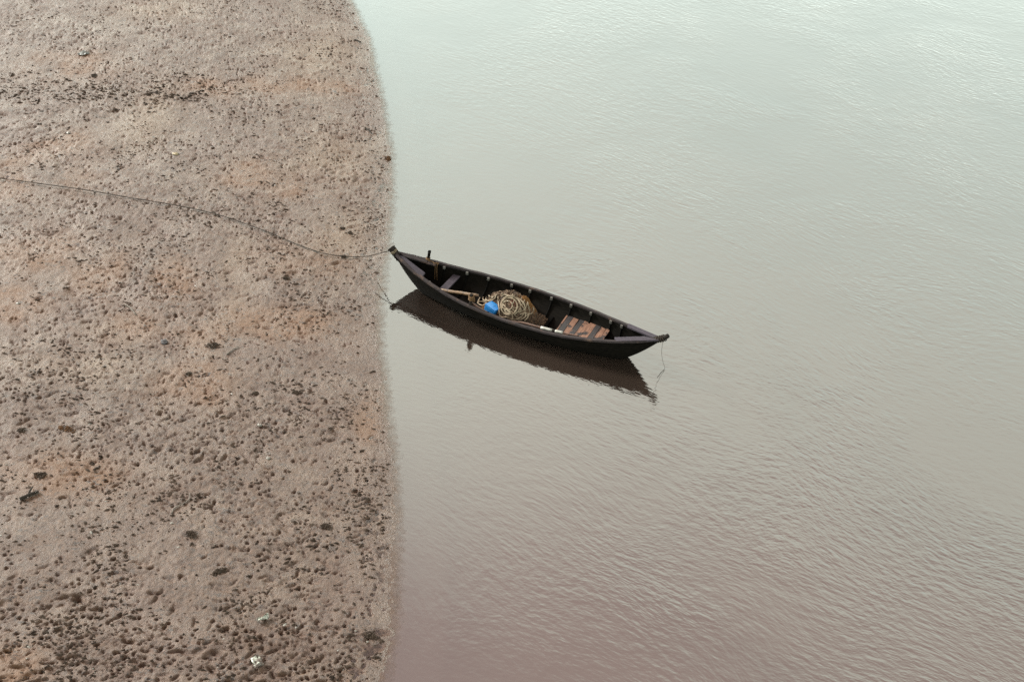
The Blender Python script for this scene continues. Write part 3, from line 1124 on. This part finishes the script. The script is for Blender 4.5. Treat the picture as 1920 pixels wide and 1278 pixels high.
# white float on the coil
c = on_heap(957.5, 550.5, 0.03)
b = MB()
vv, ff = [], []
for i in range(7):
    for k in range(10):
        ph = math.pi * i / 6; an = 2 * math.pi * k / 10
        r = 1 + 0.15 * math.sin(an * 2 + i)
        vv.append((0.052 * math.sin(ph) * math.cos(an) * r, 0.068 * math.sin(ph) * math.sin(an) * r, 0.03 * math.cos(ph)))
for i in range(6):
    for k in range(10):
        ff.append((i * 10 + k, i * 10 + (k + 1) % 10, (i + 1) * 10 + (k + 1) % 10, (i + 1) * 10 + k))
fl = mesh_obj('net_float', vv, ff, M['white'], None, True)
fl.location = b2w(c); fl.rotation_euler = (0.5, 0.2, BANG)
tag(fl, 'small white float lying on top of the rope loops', 'float')

# blue plastic container
zc = 0.40
c0, c1, c2, c3 = [at(x, y, zc) for x, y in ((912, 569), (925.6, 561.6), (934.6, 576.5), (921, 584.5))]
ctr = (c0 + c1 + c2 + c3) / 4
exl = (np.linalg.norm(c1 - c0) + np.linalg.norm(c2 - c3)) / 2
eyl = (np.linalg.norm(c3 - c0) + np.linalg.norm(c2 - c1)) / 2
exd = (c1 - c0) + (c2 - c3)
rz = math.atan2(exd[1], exd[0])
box = empty('plastic_container', (ctr[0], ctr[1], zc - 0.19), rz)
box.rotation_euler = (0.10, 0.10, rz)
tag(box, 'bright blue plastic container against the rope coil', 'container')
b = MB()
b.box((0, 0, 0.085), exl, eyl, 0.17, bev=0.018)
b.build('body', M['blue'], box)
b = MB()
b.box((0, 0, 0.181), exl * 0.98, eyl * 0.98, 0.02, bev=0.008)
lid = b.build('lid', M['blue'], box)
b = MB()
b.tube([(0, 0, .19), (0, 0, 0.197)], 0.028, 12)
b.build('lid_boss', M['blue'], lid)
b = MB()
b.box((exl * 0.30, -eyl / 2 - 0.006, 0.11), 0.07, 0.02, 0.06, bev=0.005)
b.build('latch', M['bluedark'], box)

# short pole resting on the thole post
pa, pb = loc(825, 543, 0.50), loc(897, 554, 0.64)
b = MB()
pts = [pa + (pb - pa) * t for t in np.linspace(0, 1, 12)]
b.tube([b2w(p + np.array([0, 0.006 * math.sin(i * 1.3), 0])) - b2w(pa) for i, p in enumerate(pts)], [0.030, 0.031, 0.030, 0.033, 0.032, 0.032, 0.034, 0.032, 0.035, 0.033, 0.034, 0.024], 9)
po = b.build('wooden_pole', M['pole'], None, True)
po.location = b2w(pa)
tag(po, 'short orange brown pole lashed across the near rail by the thwart', 'pole')

# long pole with white wraps inside the near rail
path = [loc(x, y, z) for x, y, z in ((884, 568, 0.47), (904, 582, 0.44), (918, 592, 0.41), (940, 601, 0.40), (962, 604, 0.42), (980, 605, 0.44), (1003, 611, 0.45), (1034, 619, 0.46), (1060, 625, 0.475), (1086, 630, 0.485))]
for p in path:
    lim = inner_w(p[0], p[2]) - 0.045
    p[1] = max(min(p[1], lim), -lim)
lp = empty('bamboo_pole', b2w(path[0]), BANG)
tag(lp, 'long brown bamboo pole with white wraps along the near rail', 'pole')
lpts = [p - path[0] for p in spline(path, 5)]
b = MB()
b.tube(lpts, list(np.linspace(0.030, 0.020, len(lpts))), 8)
b.build('shaft', M['pole_red'], lp, True)


def seg(xa, xb, z=0.46):
    ia, ib = loc(xa, 600, z)[0], loc(xb, 600, z)[0]
    out = []
    for x in np.linspace(xa, xb, 5):
        y = np.interp(x, [975, 1003, 1034, 1060, 1086], [602, 611, 619, 625, 630])
        zz = np.interp(x, [975, 1003, 1034, 1060, 1086], [.44, .45, .46, .475, .485])
        out.append(loc(x, y, zz) - path[0])
    return out


for xa, xb in ((1014, 1035), (1041, 1055)):
    b = MB(); b.tube(seg(xa, xb), 0.034, 8); b.build('white_wrap', M['white'], lp, True)
b = MB(); b.tube(seg(1036, 1040), 0.036, 8); b.build('dark_band', M['stem'], lp, True)

# ------------------------------------------------------------------ lines
# mooring rope over the mud to the left stem
mr = []
for x, y in ((-60, 326), (0, 334), (80, 345), (160, 356), (240, 370), (330, 385), (400, 400), (450, 416), (500, 434), (550, 455), (600, 473), (640, 480), (680, 481)):
    p = on_mud(x, y)
    p[2] = float(np.clip(bed(p[0] - shore_x(np.array(p[1]))), 0, 2)) + 0.05
    p = at(x, y, p[2])
    mr.append(p)
tipw = b2w(h0 + ax * 0.22 + np.array([-0.06, 0, 0.02]))
a_ = mr[-1]
mr += [a_ * 0.55 + tipw * 0.45 - np.array([0, 0, 0.02]), tipw]
sp = spline(mr, 8)
base = sp[0].copy()
b = MB()
b.tube([p - base for p in sp], [0.0115 * (1 + 0.15 * math.sin(i * 1.7) + 0.12 * math.sin(i * 4.3)) for i in range(len(sp))], 6)
mo = b.build('mooring_rope', M['moor'], None, True)
mo.location = base
tag(mo, 'thin dark mooring rope running over the mud to the boat', 'rope')

# thin cord hanging from the right stem into the water
q0 = b2w((3.25, -0.03, 0.74))
pts = [q0, at(1240.5, 660, 0.45), at(1243, 678, 0.2), at(1246.5, 690, 0.03), at(1240, 697, 0.012), at(1232, 708, 0.004)]
b = MB()
b.tube([p - q0 for p in spline(pts, 5)], 0.0035, 5)
hc = b.build('hanging_line', M['darkstick'], None, True)
hc.location = q0
tag(hc, 'thin cord hanging from the right stem into the water', 'cord')

# ------------------------------------------------------------------ things on the mud
def stick(name, px_pts, r0, r1, mat, label, lift=0.0, fork=None):
    P = [on_mud(x, y) for x, y in px_pts]
    zl = max(p[2] for p in P)
    P = [np.array([p[0], p[1], p[2] * 0.4 + zl * 0.6 + r0 * 0.6 + lift]) for p in P]
    s_ = spline(P, 5)
    s_ = [p + rng.normal(0, r0 * 0.12, 3) for p in s_]
    b = MB()
    b.tube([p - P[0] for p in s_], list(np.linspace(r0, r1, len(s_)) * rng.uniform(0.88, 1.12, len(s_))), 7)
    if fork:
        k = int(len(s_) * fork)
        d = s_[min(k + 1, len(s_) - 1)] - s_[k]
        d /= np.linalg.norm(d)
        sd = np.array([-d[1], d[0], 0.15])
        b.tube([s_[k] - P[0], s_[k] - P[0] + (d * 0.6 + sd) * 0.07, s_[k] - P[0] + (d * 1.2 + sd * 1.3) * 0.10], [r1, r1 * 0.8, r1 * 0.5], 5)
    o = b.build(name, mat, None, True)
    o.location = P[0]
    return tag(o, label, 'stick')


stick('driftwood_stick', [(38, 937), (55, 930), (73, 923)], 0.032, 0.024, M['darkstick'], 'thick short dark stick at the left edge of the mud', 0.01, 0.5)
stick('driftwood_twig', [(322, 963), (328, 953), (345, 945), (355, 936), (356, 925)], 0.013, 0.008, M['stick'], 'curved pale twig on the lower mud', 0.01, 0.4)
stick('driftwood_twig', [(235, 572), (245, 579), (255, 591)], 0.018, 0.012, M['stick'], 'short straight pale twig left of the middle of the mud', 0.01)
stick('driftwood_twig', [(703, 549), (712, 556), (724, 564), (740, 573)], 0.007, 0.003, M['darkstick'], 'dark twig lying in the shallows below the boat end', 0.01)
stick('driftwood_twig', [(684, 240), (690, 245), (697, 252)], 0.018, 0.012, M['darkstick'], 'short dark twig at the water edge in the upper mud', 0.01)
stick('driftwood_twig', [(665, 76), (671, 78), (677, 81)], 0.026, 0.018, M['darkstick'], 'farthest dark twig at the top of the water edge', 0.01)
stick('driftwood_twig', [(425, 665), (437, 656), (448, 650)], 0.014, 0.008, M['stick'], 'thin pale twig right of the big weed clump', 0.005)


def lump(name, px, py, rx, ry, rz_, mat, label, cat, spiky=0.0, seed=0):
    c = on_mud(px, py)
    r_ = random.Random(seed * 31 + 5)
    bm = bmesh.new()
    bmesh.ops.create_icosphere(bm, subdivisions=3, radius=1.0)
    for v in bm.verts:
        d = v.co.copy()
        n = float(pnoise(np.array(d.x * 2.2 + seed * 7.1), np.array(d.y * 2.2 + d.z * 1.7))) * 0.45 + float(pnoise(np.array(d.x * 5.5 + seed), np.array(d.y * 5.5 + d.z * 4))) * 0.3
        k = 1 + n
        v.co = Vector((d.x * rx * k, d.y * ry * k, max(d.z, -0.25) * rz_ * k))
    bm.verts.index_update()
    mb = MB()
    mb.add([v.co for v in bm.verts], [[v.index for v in f.verts] for f in bm.faces])
    bm.free()
    if spiky:
        for k in range(26):
            a = r_.uniform(0, 6.28); rr = r_.uniform(0.2, 1.0)
            p = np.array([math.cos(a) * rx * rr, math.sin(a) * ry * rr, rz_ * (1 - rr * .7)])
            e = p + np.array([math.cos(a + r_.uniform(-1, 1)) * rx, math.sin(a + r_.uniform(-1, 1)) * ry, 0]) * spiky * r_.uniform(.5, 1.2)
            e[2] = 0.012
            md = (p + e) / 2 + np.array([0, 0, 0.02])
            mb.tube([p, md, e], [0.007, 0.006, 0.003], 4)
    o = mb.build(name, mat, None, True)
    o.location = c + np.array([0, 0, 0.005])
    o.rotation_euler = (0, 0, r_.uniform(-.3, .3))
    return tag(o, label, cat)


CL = [(396, 648, .15, .13, .06, 'clump', 'big dark weed clump on the ochre mud patch left of the boat', .7),
      (75, 891, .13, .10, .05, 'clump', 'dark weed clump above the thick stick at the left', .6),
      (356, 1001, .13, .08, .045, 'clump', 'dark weed clump below the curved pale twig', .6),
      (412, 1071, .13, .09, .05, 'clump', 'dark weed clump on the lower middle of the mud', .6),
      (608, 986, .14, .09, .05, 'clump', 'dark weed clump near the lower water edge', .7),
      (693, 1190, .12, .08, .045, 'clump', 'lowest dark weed clump by the water edge', .6),
      (535, 522, .10, .07, .045, 'clump', 'round dark weed clump under the mooring rope', .4),
      (642, 429, .07, .07, .04, 'clump', 'upper of two dark lumps above the mooring rope end', .3),
      (656, 437, .07, .07, .04, 'clump', 'lower of two dark lumps above the mooring rope end', .3),
      (644, 481, .09, .06, .04, 'clump', 'dark lump touching the mooring rope near the water', .5),
      (125, 804, .17, .12, .04, 'rustclump', 'rust brown leaf litter patch on the left mud', .7),
      (41, 807, .10, .08, .045, 'clump', 'dark lump left of the rust brown leaf litter', .4),
      (308, 642, .06, .07, .05, 'stone', 'smooth grey stone left of the big weed clump', 0),
      (354, 702, .07, .07, .045, 'clump', 'dark lump below the big weed clump', .3),
      (555, 735, .08, .07, .04, 'clump', 'dark lump between the ochre patch and the water edge', .4),
      (175, 143, .12, .13, .06, 'clump', 'dark lump on the ochre patch of the upper mud', .4),
      (726, 297, .12, .16, .05, 'rustclump', 'rust brown clump at the upper water edge', .5),
      (478, 737, .07, .05, .03, 'clump', 'small dark lump right of the ochre patch', .4)]
def litter(name, px, py, rx, ry, rz_, mat, label, cat, seed):
    """ragged little heap of weed scraps, leaves and stalks"""
    c = on_mud(px, py)
    r_ = random.Random(seed * 17 + 3)
    mb = MB()
    lob = [(r_.uniform(-.6, .6), r_.uniform(-.6, .6), r_.uniform(.3, .6)) for _ in range(4)]
    for k in range(70):
        lx, ly, lr = r_.choice(lob)
        a, rr = r_.uniform(0, 6.28), lr * math.sqrt(r_.random()) * 1.15
        x, y = (lx + rr * math.cos(a)), (ly + rr * math.sin(a))
        hgt = rz_ * max(0, 1 - 0.7 * math.hypot(x, y)) * r_.uniform(0.15, 0.9)
        s0 = r_.uniform(0.007, 0.021); el = r_.uniform(1, 2.6); an = r_.uniform(0, 3.14)
        ca, sa = math.cos(an), math.sin(an)
        vs_ = []
        for (ox, oy, oz) in ((1, 0, 0), (0.3, 1, 0), (-1, 0.2, 0), (-0.1, -1, 0), (0, 0, 1), (0, 0, -1)):
            ox *= s0 * el * r_.uniform(.7, 1.3); oy *= s0 * r_.uniform(.7, 1.3); oz *= s0 * r_.uniform(.3, .7)
            vs_.append((x * rx + ox * ca - oy * sa, y * ry + ox * sa + oy * ca, hgt + oz + 0.004))
        mb.add(vs_, [(0, 1, 4), (1, 2, 4), (2, 3, 4), (3, 0, 4), (1, 0, 5), (2, 1, 5), (3, 2, 5), (0, 3, 5)])
    for k in range(10):
        a = r_.uniform(0, 6.28); rr = r_.uniform(0, .6)
        p = np.array([math.cos(a) * rx * rr, math.sin(a) * ry * rr, rz_ * 0.4])
        e = p + np.array([math.cos(a + r_.uniform(-1, 1)) * rx, math.sin(a + r_.uniform(-1, 1)) * ry, 0]) * r_.uniform(.4, 1.0)
        e[2] = 0.008
        mb.tube([p, (p + e) / 2 + np.array([0, 0, 0.01]), e], [0.006, 0.005, 0.003], 4)
    o = mb.build(name, mat)
    o.location = c
    return tag(o, label, cat)


for i, (x, y, a, b_, c_, mk, lb, sp_) in enumerate(CL):
    if mk == 'stone':
        lump('stone', x, y, a, b_, c_, M[mk], lb, 'stone', 0, i + 1)
    else:
        litter('leaf_litter' if mk == 'rustclump' else 'weed_clump', x, y, a * .85, b_ * .85, c_, M[mk], lb, 'leaf litter' if mk == 'rustclump' else 'weed clump', i + 1)


def sheet(name, corners, mat, label, cat, seed, amp=0.02, lift=0.03):
    """crumpled piece of litter with thickness"""
    C = [on_mud(x, y) for x, y in corners]
    zl = max(p[2] for p in C) + lift
    n = 7
    vv, ff = [], []
    for side in (0, 1):
        for i in range(n):
            for k in range(n):
                u, v = i / (n - 1), k / (n - 1)
                p = C[0] * (1 - u) * (1 - v) + C[1] * u * (1 - v) + C[2] * u * v + C[3] * (1 - u) * v
                cr = float(pnoise(np.array(u * 3 + seed), np.array(v * 3 + seed * 2.0)))
                vv.append((p[0] - C[0][0], p[1] - C[0][1], zl + amp * cr - side * 0.012 - C[0][2]))
    for side in (0, 1):
        for i in range(n - 1):
            for k in range(n - 1):
                a = side * n * n + i * n + k
                ff.append((a, a + 1, a + n + 1, a + n))
    rim = [i * n for i in range(n)] + [(n - 1) * n + k for k in range(1, n)] + [i * n + n - 1 for i in range(n - 2, -1, -1)] + [k for k in range(n - 2, 0, -1)]
    for i in range(len(rim)):
        a, b2 = rim[i], rim[(i + 1) % len(rim)]
        ff.append((a, b2, b2 + n * n, a + n * n))
    o = mesh_obj(name, vv, ff, mat)
    o.location = C[0]
    return tag(o, label, cat)


sheet('foil_wrapper', [(481, 1164), (485, 1168), (505, 1161), (503, 1152)], M['foil'], 'small bright oblong foil wrapper near the bottom of the mud', 'wrapper', 3, 0.06, 0.05)
sheet('foil_wrapper', [(471, 1240), (478, 1255), (495, 1246), (484, 1227)], M['foil'], 'square dirty foil wrapper at the bottom edge of the mud', 'wrapper', 5, 0.05, 0.04)
sheet('plastic_bag', [(145, 103), (155, 106), (168, 101), (158, 96)], M['silt'], 'pale grey plastic scrap on the upper left mud', 'plastic scrap', 8, 0.05, 0.03)
lump('shell', 34, 569, .04, .035, .02, M['shell'], 'white shell at the left edge below the mooring rope', 'shell', 0, 41)
lump('shell', 128, 250, .05, .05, .03, M['shell'], 'round white shell above the mooring rope at the left', 'shell', 0, 42)
lump('shell', 329, 289, .08, .065, .03, M['yshell'], 'pale yellow shell above the middle of the mooring rope', 'shell', 0, 43)
lump('shell', 503, 859, .04, .035, .025, M['shell'], 'white shell on the mud left of the lower water edge', 'shell', 0, 44)
lump('shell', 487, 797, .05, .03, .03, M['shell'], 'small pale shell below the small dark lump', 'shell', 0, 45)

_bp = [at(x, y, 0.2) for x, y in ((-40, 150), (0, 168), (100, 178), (200, 182), (300, 176), (390, 182))]
BANDX = [p[0] for p in _bp]
BANDY = [p[1] for p in _bp]
# crumbs and shell grit: nobody could count them
def scatter(name, n, mat, rmin, rmax, label, cat, dens_k, seed, power=2.8, band=False):
    r = np.random.default_rng(seed)
    vv, ff = [], []
    cnt = 0
    octa = np.array([(1, 0, 0), (0, 1, 0), (-1, 0, 0), (0, -1, 0), (0, 0, 1), (0, 0, -1)], float)
    of = [(0, 1, 4), (1, 2, 4), (2, 3, 4), (3, 0, 4), (1, 0, 5), (2, 1, 5), (3, 2, 5), (0, 3, 5)]
    while cnt < n:
        m_ = 4000
        y = 9 + 37 * r.random(m_) ** 1.25
        o = -0.03 - (7.2 + 0.22 * y) * r.random(m_)
        x = shore_x(y) + o
        d = -0.02 + 1.5 * dens_k * (0.8 * pnoise(x * 0.55 + 90, y * 0.45) + 0.9 * pnoise(x * 2.1 + 30, y * 1.9) + 0.5 * pnoise(x * 5.1 + 30, y * 4.9))
        d += 1.3 * np.exp(-((y - np.interp(x, BANDX, BANDY)) / 0.55) ** 2) * (x < BANDX[-1])
        d += 0.22 * np.exp(-((o + 0.35) / 0.3) ** 2) + 0.22 * np.exp(-((y - 11) / 2.5) ** 2)
        if band:
            d = np.exp(-((y - np.interp(x, BANDX, BANDY) - 0.5 * pnoise(x * 0.8, y * 0)) / 0.85) ** 2) * (x < BANDX[-1]) * np.clip(0.3 + 1.7 * pnoise(x * 1.1 + 7, y * 1.3), 0.05, 1)
        keep = r.random(m_) < (d if band else np.clip(d, 0.05, 1))
        for xx, yy in zip(x[keep], y[keep]):
            if cnt >= n: break
            cnt += 1
            s_ = rmin + (rmax - rmin) * r.random() ** power
            el = r.uniform(1.0, 2.4); an = r.normal(0.1, 0.6)
            sc_ = np.array([s_ * el, s_, s_ * r.uniform(0.45, 0.9)])
            v = octa * sc_ * r.uniform(0.7, 1.3, (6, 3))
            ca, sa = math.cos(an), math.sin(an)
            vx = v[:, 0] * ca - v[:, 1] * sa; vy = v[:, 0] * sa + v[:, 1] * ca
            z = mud_z(xx, yy)
            b0 = len(vv)
            vv.extend(zip((vx + xx).tolist(), (vy + yy).tolist(), (v[:, 2] + z + s_ * 0.1).tolist()))
            ff.extend([(a + b0, b2 + b0, c2 + b0) for a, b2, c2 in of])
    me = bpy.data.meshes.new(name)
    me.from_pydata(vv, [], ff)
    me.materials.append(mat)
    ob = bpy.data.objects.new(name, me)
    COL.objects.link(ob)
    return tag(ob, label, cat, kind='stuff')


scatter('mud_crumbs', 28000, M['crumb'], 0.005, 0.031, 'dark crumbs of mud and litter strewn over the shore', 'debris', 0.8, 3)
scatter('debris_line', 520, M['crumb'], 0.012, 0.058, 'dark line of debris across the upper left of the shore', 'debris', 0.8, 9, 1.6, True)
scatter('shell_grit', 420, M['shell'], 0.008, 0.022, 'tiny pale shell bits strewn over the shore', 'shell bits', 0.3, 5)
